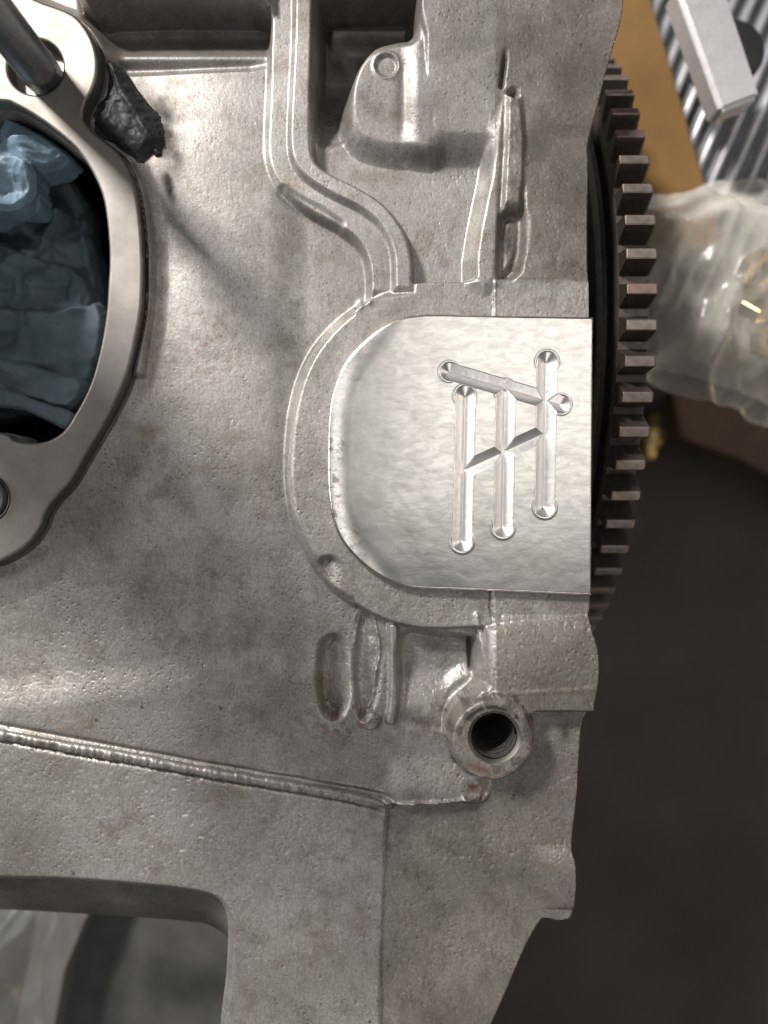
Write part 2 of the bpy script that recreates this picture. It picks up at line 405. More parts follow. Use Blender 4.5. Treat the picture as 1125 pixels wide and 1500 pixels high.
# right housing, raised above the floor, seam at x=725
s_house = sdf_poly(A, B, np.vstack([poly([(618, -90), (617, 60), (617, 150), (618, 190), (640, 212), (700, 214), (738, 206), (742, 150), (756, 150), (762, 300), (758, 395), (726, 412), (724, 470), (722, 880),
       (708, 905), (706, 1000), (716, 1046), (960, 1052), (960, -90)], 0, 3)]), 400)
top_r = 2 + 24 * np.clip((205 - B) / 205, 0, 1.3) + 3 * fbm(A / 120, B / 120, 5, 3) - 8 * sst((A - 640) / 240) * sst((240 - B) / 60)
Z = setlev(Z, s_house, top_r, 20 + 26 * sst((B - 130) / 40) * sst((300 - B) / 40) * sst((745 - A) / 10) + 14 * sst((B - 980) / 40))
# soft roll of the housing towards the flywheel side
Z -= 9 * sst((A - 800) / 90) * (s_house < 0) * sst((B - 20) / 120) * sst((860 - B) / 60)
Z -= 10 * np.exp(-((B - 205) / 26) ** 2) * sst((A - 770) / 40)
# lower right: recessed web right of the seam
s_web = sdf_poly(A, B, poly([(568, 1182), (640, 1179), (700, 1174), (722, 1150), (740, 1100), (744, 1040), (890, 1040), (890, 1700), (560, 1700), (556, 1400), (560, 1300)], -20, 2, smooth=False), 200)
Z += 12 * sst((B - 1110) / 60) * sst((A - 560) / 30) * sst((720 - A) / 20) * (s_low > 0)
Z = setlev(Z, s_web, -28 - 5 * sst((B - 1165) / 30) + 7 * sst((B - 1200) / 90) + 3 * fbm(A / 150, B / 150, 9, 2), 13)
strip = pw([(566, 1215), (568, 1300), (567, 1380), (562, 1440), (560, 1520)], -20)
d, arc, sd = dist_line(A, B, catmull(strip, 5, False))
Z += 1.8 * np.exp(-(d / 13) ** 2) * (.6 + .6 * vn(arc / 14, 0 * arc, 4))
# vertical split seam above/below at x~560
d, arc, sd = dist_line(A, B, pw([(566, 1180), (564, 1218), (560, 1300), (557, 1400), (554, 1500)], -20))
Z += .8 * np.exp(-((d - 1) / 2.5) ** 2) * sst((vn(arc / 25, arc * 0, 2) - .3) * 4) * (d < 20)
# boss-like barrel (axis left-right) at lower right
barrel = sst((A - 706) / 20) * (s_out < 4)
yb = (B - P1(0, 975, 10)[1]) / 72
Z += barrel * 17 * np.sqrt(np.clip(1 - yb ** 2, 0, 1)) * (np.abs(yb) < 1)
yl = (B - 1298) / 46
Z += 11 * sst((A - 775) / 60) * np.sqrt(np.clip(1 - yl ** 2, 0, 1)) * (np.abs(yl) < 1)
# bead ridge along the barrel
d, arc, sd = dist_line(A, B, pw([(700, 1020), (760, 1015), (865, 1008)], 10)); Z += 1.5 * np.exp(-(d / 4) ** 2)

# raised D-shaped pad under the plate
pad_px = [(722, 411), (660, 409), (605, 412), (560, 428), (510, 458), (470, 498), (443, 545), (428, 600), (422, 660), (422, 710), (430, 760), (448, 805), (476, 846), (515, 882), (560, 908), (610, 921), (665, 922), (720, 918)]
pad = np.vstack([catmull(pw(pad_px, 0), 4, False), pw([(880, 900), (880, 411)], 0)])
s_pad = sdf_poly(A, B, pad, 120)
Zn = setlev(Z, s_pad, np.where(A > P1(724, 0)[0], 1.5, -1.0) + .8 * fbm(A / 60, B / 60, 6, 3), np.where((A < 520), 20, 9))
Z = np.where((A > 735) & (Z > Zn), Z * .3 + Zn * .7, Zn)
# bright raised lip along the pad's left edge
d, arc, sd = dist_line(A, B, catmull(pw(pad_px[3:14], -8), 4, False))
Z += 3 * np.exp(-((d * -sd + 1) / 5) ** 2) * (d < 60)

# pocket top left between bore flange and channel rib
s_p1 = sdf_poly(A, B, poly([(118, -90), (122, 10), (150, 60), (160, 100), (200, 106), (300, 104), (392, 97), (396, 60), (397, 20), (388, 6), (370, -2), (250, -8), (150, 0), (122, 10)], -30, 3), 60)
Z = setlev(Z, s_p1, -42 + 16 * np.exp(-((B - 70) / 13) ** 2) - 26 * sst((60 - B) / 46), 20)
rimtop = sdf_poly(A, B, np.vstack([pw([(100, -100), (112, -4), (128, 6), (150, 0), (250, -3), (370, -2), (392, 6), (398, 20), (462, 14), (462, -100)], 0)]), 60)
Z = setlev(Z, rimtop, 16, 9)

# two-step channel rib
cen = [(425, -90), (425, 0), (424, 60), (421, 140), (420, 200), (424, 232), (440, 262), (470, 286), (505, 306), (532, 325), (552, 352), (560, 380), (562, 425)]
left1 = [(395, -90), (395, 0), (394, 60), (392, 140), (390, 210), (395, 245), (412, 276), (445, 303), (485, 326), (515, 345), (533, 368), (540, 400), (540, 440)]
mid1 = [(431, -90), (431, 0), (430, 60), (426, 140), (424, 205), (430, 238), (449, 262), (485, 285), (525, 305), (552, 326), (569, 352), (576, 380), (577, 425)]
right1 = [(459, -90), (459, 0), (458, 60), (456, 140), (456, 200), (461, 232), (480, 250), (520, 270), (556, 292), (583, 322), (598, 352), (604, 385), (604, 425)]
L1 = catmull(pw(left1, -6), 4, False); Mi = catmull(pw(mid1, -2), 4, False); R1 = catmull(pw(right1, 2), 4, False)
rib_poly = np.vstack([L1, R1[::-1]]); rib2_poly = np.vstack([Mi, R1[::-1]])
s_rib = sdf_poly(A, B, rib_poly, 60); s_rib2 = sdf_poly(A, B, rib2_poly, 60)
fade = sst((450 - B) / 30)
# pocket right of rib, floor first
s_p2 = sdf_poly(A, B, poly([(466, -90), (464, 0), (462, 100), (462, 190), (470, 215), (500, 215), (520, 190), (524, 140), (545, 90), (585, 66), (606, 60), (609, 20), (609, -90)], -40, 3), 60)
dp = -150 + 117 * sst((B - 40) / 170) + 24 * np.exp(-((B + 33) / 14) ** 2) * sst((A - 466) / 14)
Z = setlev(Z, s_p2, dp, 14)
rim2 = sdf_poly(A, B, np.array([(455., -52.), (630., -52.), (630., -200.), (455., -200.)]), 60)
Z = setlev(Z, rim2, 8, 8)
Z = setlev(Z, s_rib, -9 * fade + Z * (1 - fade), 13)
Z = setlev(Z, s_rib2, 2 * fade + Z * (1 - fade), 10)
# melted-looking flat on the outer bend of the rib
d, arc, sd = dist_line(A, B, catmull(pw([(415, 280), (440, 296), (470, 312), (496, 330)], -12), 4, False))
Z -= 4 * np.exp(-(d / 8) ** 3) * (d < 30)
# round boss with dimple in the pocket
s_b = sdf_poly(A, B, poly([(606, 56), (582, 60), (548, 68), (520, 92), (506, 130), (506, 172), (522, 206), (556, 220), (600, 224), (640, 218), (645, 100), (640, 40), (630, -90), (612, -90), (612, 20)], -5, 3), 60)
Z = np.where(s_b < 14, np.maximum(Z, setlev(Z, s_b, 4 - 10 * sst((B - 120) / 90) + 6 * sst((A - 585) / 30), 34)), Z)
dm = np.hypot(A - P1(566, 98)[0], B - P1(566, 98)[1])
Z -= 4 * sst((19 - dm) / 6); Z += 1.8 * np.exp(-((dm - 18) / 3) ** 2)
Z -= 3.5 * np.exp(-(((A - P1(592, 0)[0]) / 9) ** 2)) * sst((B - 80) / 30) * sst((200 - B) / 25)
# long wedge wall left of the lug, and the lug itself
s_w = sdf_poly(A, B, poly([(738, 128), (744, 200), (738, 300), (730, 414), (690, 414), (697, 330), (712, 260), (722, 190)], 0, 2), 40)
Z = np.where(s_w < 10, np.maximum(Z, setlev(Z, s_w, 6.0, 24)), Z)
s_lug = sdf_poly(A, B, poly([(742, 138), (764, 142), (769, 200), (768, 260), (762, 312), (735, 310), (738, 250), (741, 190)], 8, 3, smooth=False), 40)
Z = setlev(Z, s_lug, np.maximum(11, Z) + 1.5 * fbm(A / 16, B / 16, 2, 3), 11)
s_n = sdf_poly(A, B, poly([(738, 316), (764, 314), (766, 350), (756, 385), (734, 395)], 0, 3), 40)
Z = setlev(Z, s_n, -11, 24)
d, arc, sd = dist_line(A, B, pw([(741, 70), (737, 100), (734, 126)], 5)); Z -= 14 * np.exp(-(d / 3.2) ** 2) * sst(arc / 30)
# parting seam
d, arc, sd = dist_line(A, B, pw([(727, 395), (724, 430), (724, 470)], 0)); Z += 2.5 * np.exp(-(d / 1.8) ** 2) * vn(arc / 7, arc * 0, 3) * 1.6
d, arc, sd = dist_line(A, B, pw([(719, 862), (718, 885), (721, 905)], 0)); Z -= 4 * np.exp(-(d / 1.6) ** 2)
d, arc, sd = dist_line(A, B, pw([(724, 980), (724, 1018)], 10)); Z -= 2.5 * np.exp(-(d / 1.5) ** 2)
# notches where the rib meets the pad
for (x, y) in ((541, 437), (528, 443)):
    p = P1(x, y, -4); d = np.hypot((A - p[0]) / 5, (B - p[1]) / 9); Z += 5 * np.exp(-d ** 2)

# lower middle: drilled scallop, two slots, rib, pocket
def slot(Z, px, z, lev, wd, n=3):
    s = sdf_poly(A, B, poly(px, z, n), 40); return setlev(Z, s, lev, wd), s
Z, _ = slot(Z, [(468, 828), (476, 817), (494, 820), (508, 842), (514, 872), (500, 866), (482, 852)], -6, -15 + 13 * sst((A - 476) / 30), 12)
d, arc, sd = dist_line(A, B, catmull(pw([(466, 838), (478, 856), (500, 876), (520, 886)], 0), 4, False)); Z += 3.0 * np.exp(-(d / 2.5) ** 2)
Z, _ = slot(Z, [(480, 934), (493, 930), (505, 944), (512, 975), (512, 1010), (505, 1038), (490, 1046), (474, 1036), (468, 1005), (468, 970), (472, 946)], -35, FL - 12 + 10 * sst((A - 474) / 30), 16)
Z, _ = slot(Z, [(528, 900), (548, 905), (556, 940), (555, 1000), (546, 1035), (530, 1048), (523, 1020), (519, 980), (522, 940)], -35, FL - 9 + 7 * sst((A - 524) / 26) + 2 * fbm(A / 20, B / 20, 12, 3), 13)
d, arc, sd = dist_line(A, B, catmull(pw([(528, 900), (522, 925), (519, 950)], -25), 4, False)); Z += 4 * np.exp(-(d / 2.0) ** 2) * (.4 + vn(arc / 6, arc * 0, 3))
d, arc, sd = dist_line(A, B, catmull(pw([(548, 905), (556, 950), (550, 985), (546, 1020), (536, 1040)], -25), 4, False)); Z += 6 * np.exp(-(d / 2.6) ** 2) * (.4 + vn(arc / 8, arc * 0, 6))
p = P1(543, 1054, -25); dd = np.hypot(A - p[0], B - p[1]); Z += 8 * sst((17 - dd) / 7)
d, arc, sd = dist_line(A, B, catmull(pw([(576, 918), (578, 960), (577, 1020), (573, 1055)], -18), 4, False))
Z = np.maximum(Z, (-12 - 1.0 * np.clip(d - 3, 0, 9) ** 1.3)) * (d < 11) + Z * (d >= 11)
Z, s_p3 = slot(Z, [(588, 926), (640, 926), (684, 930), (692, 944), (693, 985), (680, 994), (662, 1002), (650, 1022), (640, 1050), (632, 1060), (610, 1058), (592, 1050), (586, 1010)], -55, -50 + 22 * sst((B - 985) / 80), 18)
Z, _ = slot(Z, [(668, 990), (690, 984), (696, 1000), (684, 1012), (664, 1030), (654, 1055), (645, 1060), (640, 1045), (650, 1015)], -30, -40, 24)
d, arc, sd = dist_line(A, B, catmull(pw([(699, 902), (702, 930), (705, 960), (706, 990), (704, 1006), (690, 1020)], 2), 4, False)); Z += 6 * np.exp(-(d / 4) ** 2)
d, arc, sd = dist_line(A, B, pw([(691, 940), (693, 985)], -10)); Z -= 16 * np.exp(-(d / 2.5) ** 2)

# threaded boss body
BZ = 24.0
bc = P1(722, 1084, BZ); hc = P1(724.5, 1080, BZ)
db = np.hypot(A - bc[0], B - bc[1]); hh = np.hypot(A - hc[0], B - hc[1])
Zb = BZ + .8 * fbm(A / 22, B / 22, 21, 3) - 2 * sst((db - 52) / 8)
t = sst((70 - db) / 14); Z = np.where(db < 72, Z * (1 - t) + Zb * t, Z)
neck = sdf_poly(A, B, poly([(676, 1040), (706, 1008), (760, 1010), (785, 1050)], 15, 2, smooth=False), 40)
Z = np.where((neck < 8) & (db > 58), np.maximum(Z, setlev(Z, neck, 13, 14)), Z)
# purple burnt dimple below the boss
p = P1(697, 1160, -20); dd = np.hypot(A - p[0], B - p[1]); Z -= 9 * np.exp(-(dd / 13) ** 2); Z += 5 * np.exp(-((dd - 19) / 4) ** 2) * sst((B - p[1]) / 10)

# flange bedding: rib and fillet outside the machined flange
frib = catmull(pw([(188, 244), (200, 268), (210, 305), (216, 345), (218, 391), (216, 450), (209, 500), (202, 545)], -4), 4, False)
flev = -10 + 0 * A
fw = 30 + 34 * sst((B - 540) / 80)
flev = flev + 5 * sst((B - 560) / 80)
t = sst((fw - s_fl) / fw); Z = np.where(s_fl < fw + 2, np.maximum(Z, Z * (1 - t) + flev * t), Z)
d, arc, sd = dist_line(A, B, frib); Z = np.maximum(Z, 1 - 0.16 * d ** 2) * (d < 14) + Z * (d >= 14)
Z = np.where((s_fl > 0) & (s_fl < 4), Z - 8 * np.exp(-((s_fl - 2) / 1.6) ** 2), Z)
Z = np.where(s_fl < 0, np.minimum(Z, -8), Z)
# scalloped seam bead: clearance valley (the bead itself is a part)
d, arc, sd = dist_line(A, B, catmull(seam_line, 5, False))
Z -= 5 * np.exp(-((d - 10) / 4.5) ** 2)
d2, arc2, sd2 = dist_line(A, B, catmull(pw([(566, 1180), (640, 1177), (690, 1178)], -15), 5, False)); Z += 3.0 * np.exp(-(d2 / 3.5) ** 2) * (.5 + vn(arc2 / 12, arc2 * 0, 8))
# opening: rounded rim, sloping upper wall
Z -= 18 * sst((17 - s_open) / 17) ** 1.5 * (s_open > -2)
# cast grain: pits and nodules as real relief
rough_ = .12 + .88 * np.clip((s_low < 0) + .6 * (A > 720) + .5 * sst((B - 430) / 450), 0, 1)
g = fbm(A / 7.0, B / 7.0, 31, 3); g2 = vn(A / 3.6, B / 4.6, 41)
machn = sst((62 - db) / 6)
Z += (.22 * g - .55 * sst((g2 - .78) / .16) + .25 * sst((.22 - g2) / .2)) * (1 - .6 * machn) * rough_
amp = sst((fbm(A / 90, B / 90, 51, 2) + .1) * 2)
Z -= 1.0 * sst((vn(A / 5.0, B / 6.5, 61) - .84) / .12) * amp * rough_
# silhouette: union of cuts
hole = 30.5 - hh      # >0 inside the threaded hole
sil = np.maximum(np.maximum(s_out, -s_open), np.maximum(-s_bore - 1.0, hole * 0 + (37 - hh)))
fl_ = np.full(A.shape, -70.0); fl_ = np.where(-s_open > -6, -70.0, fl_); fl_ = np.where(hh < 50, 12.0, fl_)
# split into named parts
split = np.zeros(A.shape, int)
split[(s_pad < 2)] = 2
split[(A > P1(724, 0)[0]) & (s_pad >= 2)] = 3
split[(A > P1(724, 0)[0]) & (s_pad >= 2) & (B > 650)] = 7
split[(A > P1(724, 0)[0]) & (B > 1060)] = 4
split[(s_web < 0)] = 4
split[(s_low < 0) & (s_web >= 0) & (A < 720)] = 5
split[(s_rib < 2) & (s_pad >= 0) & (B < 445)] = 1
split[(db < 66)] = 6
meshes = relief(A, B, Z, H_, sil, fl_, split)
block = thing('engine_block', 'large grey cast aluminium engine block with a round bore, cast ribs and threaded boss', 'engine block', (0, 0, -70 * S))
names = [('casting_wall', 'cast'), ('channel_rib', 'cast'), ('cover_pad', 'cast'), ('housing_flange', 'cast_rough'), ('corner_web', 'cast_rough'), ('lower_wall', 'cast'), ('threaded_boss', 'cast_rough'), ('barrel_boss', 'cast_rough')]
blk_parts = {}
def stains_and_shade(V):
    a = V[:, 0] / S + CX; b = CY - V[:, 1] / S
    st = np.zeros(len(V)); ru = np.zeros(len(V))
    def blob(x, y, rx, ry, k, ang=0, sharp=2):
        c, s = math.cos(R_(ang)), math.sin(R_(ang)); u = (a - x) * c + (b - y) * s; v = -(a - x) * s + (b - y) * c
        return k * np.exp(-((u / rx) ** 2 + (v / ry) ** 2) ** (sharp / 2))
    n = .5 + .9 * fbm(a / 22, b / 22, 71, 4); n2 = sst((fbm(a / 9, b / 9, 72, 3) + .05) * 3)
    for q in [(212, 165, 70, 30, 1.0, 58), (243, 266, 8, 24, 1.6, -12), (240, 205, 20, 44, 1.5, -18), (222, 150, 26, 40, 1.1, -35), (150, 60, 25, 60, .5, 0), (270, 20, 160, 30, .45, 0), (380, 350, 60, 30, .25, 35),  # smears by the sealant, plus shade painted beside the lump
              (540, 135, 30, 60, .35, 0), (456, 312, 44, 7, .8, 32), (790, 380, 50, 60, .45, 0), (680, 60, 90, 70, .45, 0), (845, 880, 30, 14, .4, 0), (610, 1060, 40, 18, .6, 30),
              (835, 1080, 8, 12, .8, 0), (860, 300, 40, 60, .25, 0), (650, 220, 90, 22, .5, 0), (745, 345, 12, 30, .8, 0), (120, 760, 60, 60, .3, -40), (530, 10, 90, 50, .85, 0), (490, 100, 40, 50, .4, 0), (250, 30, 140, 40, .5, 0)]:  # blobs in the deep pocket paint its shade into the colour
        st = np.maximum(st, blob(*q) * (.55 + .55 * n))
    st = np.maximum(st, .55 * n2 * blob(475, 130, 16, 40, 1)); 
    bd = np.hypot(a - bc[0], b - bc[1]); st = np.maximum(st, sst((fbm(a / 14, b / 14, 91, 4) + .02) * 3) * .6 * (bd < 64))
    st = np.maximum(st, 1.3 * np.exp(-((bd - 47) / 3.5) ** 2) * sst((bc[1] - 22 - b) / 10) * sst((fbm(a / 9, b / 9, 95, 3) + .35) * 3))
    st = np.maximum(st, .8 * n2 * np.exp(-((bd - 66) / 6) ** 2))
    for x, y in ((482, 120), (474, 112), (489, 118), (487, 131), (478, 140), (492, 140), (505, 126), (320, 1042), (98, 1290), (480, 150), (500, 155)):
        st = np.maximum(st, blob(x, y, 3, 3, .95))
    ru = np.maximum(ru, blob(695, 1160, 13, 10, .9) * (.4 + n2 * .6)); ru = np.maximum(ru, .7 * n2 * blob(500, 1060, 50, 30, 1)); ru = np.maximum(ru, blob(213, 400, 9, 150, .5))
    ru = np.maximum(ru, .35 * n2 * blob(300, 500, 60, 60, 1)); ru = np.maximum(ru, blob(870, 905, 30, 12, .3)); ru = np.maximum(ru, blob(700, 1118, 22, 6, .8, 20))
    return np.clip(st, 0, 1), np.clip(ru, 0, 1)
for (nm, mt), q in zip(names, meshes):
    if q is None: continue
    V, Fq, N = q
    me = mesh_np(nm, V, Fq, True, N)
    st, ru = stains_and_shade(V)
    a_ = V[:, 0] / S + CX; b_ = CY - V[:, 1] / S
    gn = np.clip(.22 + .8 * sst((b_ - 430) / 500) + .45 * sst((a_ - 560) / 120) + .25 * fbm(a_ / 60, b_ / 60, 77, 3), .12, 1.15)
    for an, v in (('stain_shade', st), ('rust', ru), ('grain', gn)):
        at = me.attributes.new(an, 'FLOAT', 'POINT'); at.data.foreach_set('value', v.astype(np.float32))
    blk_parts[nm] = put(nm, me, M[mt], block)

# seam bead: a half-round strip with hammered scallops
def strip_mesh(line, zc, rad, prof, seg=10, step=2.0):
    L = catmull(line, 12, False); d = np.r_[0, np.cumsum(np.hypot(*np.diff(L, axis=0).T))]
    s = np.arange(0, d[-1], step); x = np.interp(s, d, L[:, 0]); y = np.interp(s, d, L[:, 1])
    tx, ty = np.gradient(x), np.gradient(y); tn = np.hypot(tx, ty); tx /= tn; ty /= tn
    V = []; Fq = []
    for i in range(len(s)):
        r, zz = prof(s[i], d[-1])
        for k in range(seg + 1):
            th = math.pi * k / seg
            rr, dz = (r(th) if callable(r) else r), zz
            V.append(W(x[i] - ty[i] * math.cos(th) * rr, y[i] + tx[i] * math.cos(th) * rr, zc + dz + math.sin(th) * rr * 1.0 - 3))
    for i in range(len(s) - 1):
        for k in range(seg):
            a = i * (seg + 1) + k; Fq.append((a, a + 1, a + seg + 2, a + seg + 1))
    return np.array(V), np.array(Fq)
rj = np.random.default_rng(5); sc_edges = np.cumsum(6 + 13 * rj.random(120) ** 1.4)
def prof(s, L):
    i = np.searchsorted(sc_edges, s); a = sc_edges[i - 1] if i else 0; t = (s - a) / (sc_edges[i] - a)
    dent = 4.6 * math.sin(math.pi * t) ** .7 * (.15 + 1.0 * LAT[i, 3]) * (1 if s < L * .93 else .2)
    taper = min(1, (L - s) / 30 + .25)
    def r(th):
        up = max(0, math.sin(th + .5)) ** 2
        return (8.2 + 1.6 * (LAT[int(s / 23) % 256, 9] - .5) - dent * up) * taper + .5 * (LAT[int(s * .6) % 256, int(th * 9)] - .5)
    return r, 0
bl = pw([(-80, 1062), (0, 1077), (100, 1095), (208, 1114), (300, 1131), (450, 1156), (520, 1169), (563, 1180)], -15)
V, Fq = strip_mesh(bl, -15, 8, prof)
me = mesh_np('seam_bead', V, Fq[:, ::-1] if False else Fq); o = put('seam_bead', me, M['cast'], block)
tag(o, 'raised hammered seam bead with small scallops')
# check the winding so the bead faces up
if me.polygons[len(me.polygons) // 2 + 4].normal.z < 0:
    me.flip_normals()

# machined bore flange, a slab with stud and bolt holes
sh_c = P1(52, 98, ZF); oh_c = P1(-22, 730, ZF)
Af, Bf = grid(-545, 225, -75, 850, 1.5)
sf = sdf_poly(Af, Bf, fl_poly, 300); sb = sdf_poly(Af, Bf, bore_poly, 300)
h1 = np.hypot(Af - sh_c[0], Bf - sh_c[1]); h2 = np.hypot(Af - oh_c[0], Bf - oh_c[1])
silf = np.maximum(np.maximum(sf, -sb), np.maximum(40 - h1, 34 - h2)); silf = np.maximum(silf, -532 - Af)
Zf = ZF - 2.4 * sst((silf + 3.0) / 3.0) + .25 * fbm(Af / 60, Bf / 60, 3, 3)
(V, Fq, N), = relief(Af, Bf, Zf, 1.5, silf, np.full(Af.shape, -16.0))
flange = put('bore_flange', mesh_np('bore_flange', V, Fq, True, N), M['flange'], block)
tag(flange, 'smooth machined flange around the round bore')

def lathe(prof, c, seg=48, closed=False):
    """prof: (radius, z); c: centre in drafting units"""
    V = []; Fq = []
    for r, z in prof:
        for k in range(seg):
            th = 2 * math.pi * k / seg; V.append(W(c[0] + r * math.cos(th), c[1] + r * math.sin(th), z))
    n = len(prof)
    for i in range(n - 1):
        for k in range(seg):
            a = i * seg + k; b = i * seg + (k + 1) % seg; Fq.append((a, b, b + seg, a + seg))
    return np.array(V), np.array(Fq)
def lathe_obj(name, prof, c, mat, parent, seg=48, cap=None):
    V, Fq = lathe(prof, c, seg)
    me = bpy.data.meshes.new(name); F_ = [tuple(f) for f in Fq]
    if cap == 'end': F_.append(tuple(range((len(prof) - 1) * seg, len(prof) * seg)))
    if cap == 'start': F_.append(tuple(range(seg))[::-1])
    me.from_pydata([tuple(v) for v in V], [], F_); me.update(); me.polygons.foreach_set('use_smooth', [True] * len(me.polygons))
    bm = bmesh.new(); bm.from_mesh(me); bmesh.ops.recalc_face_normals(bm, faces=bm.faces)
    for e in bm.edges:
        if len(e.link_faces) == 2 and e.calc_face_angle(0) > R_(38): e.smooth = False
    bm.to_mesh(me); bm.free()
    return put(name, me, mat, parent)
# bore wall and bottom
def wall_mesh(name, poly_, z0, z1, mat, parent, close=True, smooth=True):
    n = len(poly_); V = [W(x, y, z0) for x, y in poly_] + [W(x, y, z1) for x, y in poly_]
    Fq = [(i, (i + 1) % n, n + (i + 1) % n, n + i) for i in range(n if close else n - 1)]
    Fc = Fq + ([tuple(range(n, 2 * n))] if close else [])
    me = bpy.data.meshes.new(name); me.from_pydata(V, [], Fc); me.update()
    for p in me.polygons: p.use_smooth = len(p.vertices) == 4
    return put(name, me, mat, parent)
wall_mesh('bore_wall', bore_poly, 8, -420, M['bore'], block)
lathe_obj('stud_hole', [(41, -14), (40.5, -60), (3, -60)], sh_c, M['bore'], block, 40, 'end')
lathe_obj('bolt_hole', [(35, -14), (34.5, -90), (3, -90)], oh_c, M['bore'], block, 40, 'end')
tor = [(34 - 5 + 5 * math.cos(a), ZF + 1 + 5 * math.sin(a)) for a in np.linspace(0, 2 * math.pi, 13)]
tag(lathe_obj('seal_ring', tor, oh_c, M['black'], block, 48), 'black rubber ring in the bolt hole')
st_c = P1(58, 104, ZF)
lathe_obj('shadow_sleeve', [(60, 13), (135, 14), (135, 1080), (133, 1083), (123, 1083), (121, 1080), (121, 14)], (-375, 80), M['stud'], block, 56)  # added out-of-view tube, there only to cast a broad shadow
stud = lathe_obj('stud', [(3, -58), (24, -58), (26.5, -54), (26.5, -2), (28, 2), (28, 22), (28.8, 24), (28.8, 33), (28, 35), (28, 420), (24, 428), (2, 428)], st_c, M['stud'], block, 56)
tag(stud, 'bright round steel stud standing out of its hole')

# thread: hole wall with a real helical groove
def thread(name, c, r0, z0, z1, pitch, parent, mat):
    seg = 64; sub = 8; turns = int((z0 - z1) / pitch); V = []; n = turns * sub
    for i in range(n + 1):
        for k in range(seg):
            th = 2 * math.pi * k / seg; z = z0 - (i / sub) * pitch - pitch * k / seg
            ph = (i / sub) % 1; tri = 1 - abs(2 * ph - 1)
            r = r0 - 3.4 * tri
            if i < 3: r = r0 + 1
            V.append(W(c[0] + r * math.cos(th), c[1] + r * math.sin(th), min(z, z0)))
    Fq = []
    for i in range(n):
        for k in range(seg):
            a = i * seg + k; b = i * seg + (k + 1) % seg
            if k == seg - 1:
                # the last column joins the first one a turn further down
                if i + sub > n - 1: continue
                b = (i - sub) * seg if i >= sub else None
                if b is None: continue
                Fq.append((a, b, b + seg, a + seg))
            else: Fq.append((a, b, b + seg, a + seg))
    me = mesh_np(name, np.array(V), np.array(Fq), True)
    return put(name, me, mat, parent)
lathe_obj('thread_mouth', [(37.5, BZ + .7), (36.2, BZ - .6), (33.2, BZ - 6)], hc, M['flange'], blk_parts['threaded_boss'], 64)
M['thread'] = cast_metal('thread_metal', c0=(.75, .70, .66), c1=(.6, .56, .52), rough=.30, pit=.2, metallic=.92)
def thread2(c, r0, z0, z1, pitch, parent, mat):
    prof = []; z = z0
    while z > z1:
        prof += [(r0 - 5, z), (r0 - .2, z - .3 * pitch), (r0 - .2, z - .36 * pitch), (r0 - 5, z - .72 * pitch), (r0 - 5.2, z - .88 * pitch)]; z -= pitch
    seg = 72; V = []
    for i, (r, z) in enumerate(prof):
        for k in range(seg + 1):
            th = 2 * math.pi * k / seg; V.append(W(c[0] + r * math.cos(th), c[1] + r * math.sin(th), z - pitch * k / seg))
    m = seg + 1
    Fq = np.array([(i * m + k, i * m + k + 1, (i + 1) * m + k + 1, (i + 1) * m + k) for i in range(len(prof) - 1) for k in range(seg)])
    me = mesh_np('thread', np.array(V), Fq, True)
    at = me.attributes.new('stain_shade', 'FLOAT', 'POINT'); at.data.foreach_set('value', np.repeat([[0, 1.2, 1.2, 0, 0][i % 5] for i in range(len(prof))], m).astype(np.float32))
    return put('thread', me, mat, parent)
tag(thread2(hc, 36.5, BZ - 5, -230, 15.5, blk_parts['threaded_boss'], M['thread']), 'bright machined screw thread in the hole')
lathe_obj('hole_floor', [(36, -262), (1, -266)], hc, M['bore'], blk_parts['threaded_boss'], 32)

# black sealant scraped into the corner by the flange
gp = catmull(np.array([9., 4.]) + pw([(147, 84), (160, 82), (170, 98), (186, 118), (204, 138), (220, 158), (232, 180), (240, 196), (236, 220), (222, 214), (205, 228), (186, 234), (178, 226), (160, 214), (140, 196), (126, 178), (128, 152), (142, 128), (146, 106)], 0), 3)
Ag, Bg = grid(100, 265, 60, 250, 1.2); sg = sdf_poly(Ag, Bg, gp, 60) + 5.0 * fbm(Ag / 14, Bg / 14, 15, 4)
Zg = -13 + 17 * sst((-sg + 1) / 26) + 6 * np.exp(-((Ag - 190 - .55 * (Bg - 150)) / 7) ** 2) * (.4 + vn(Bg / 12, Bg * 0, 5)) + 4 * fbm(Ag / 26, Bg / 26, 18, 4) + 1.3 * fbm(Ag / 7, Bg / 7, 19, 3) - .12 * (Ag - 160)
q, = relief(Ag, Bg, Zg, 1.2, sg, np.full(Ag.shape, -34.0))
tag(put('sealant_residue', mesh_np('sealant_residue', q[0], q[1], True, q[2]), M['sealant'], block), 'lump of black sealant scraped into the corner')
for k, (x, y, r, ry) in enumerate([(240, 250, 5, 14), (243, 272, 7, 13), (239, 226, 5, 12)]):
    g_ = P1(x, y, -25); Ad, Bd = grid(g_[0] - 14, g_[0] + 14, g_[1] - 20, g_[1] + 20, 1.0)
    sdd = (np.hypot((Ad - g_[0] - .25 * (Bd - g_[1])) / r, (Bd - g_[1]) / ry) - 1) * r + 2.5 * fbm(Ad / 7, Bd / 7, 20 + k, 3)
    q, = relief(Ad, Bd, -25 + 6 * sst(-sdd / 6) + fbm(Ad / 4, Bd / 4, 3, 2), 1.0, sdd, np.full(Ad.shape, -34.0))
    put('sealant_residue', mesh_np('sealant_crumb', q[0], q[1], True, q[2]), M['sealant'], block)

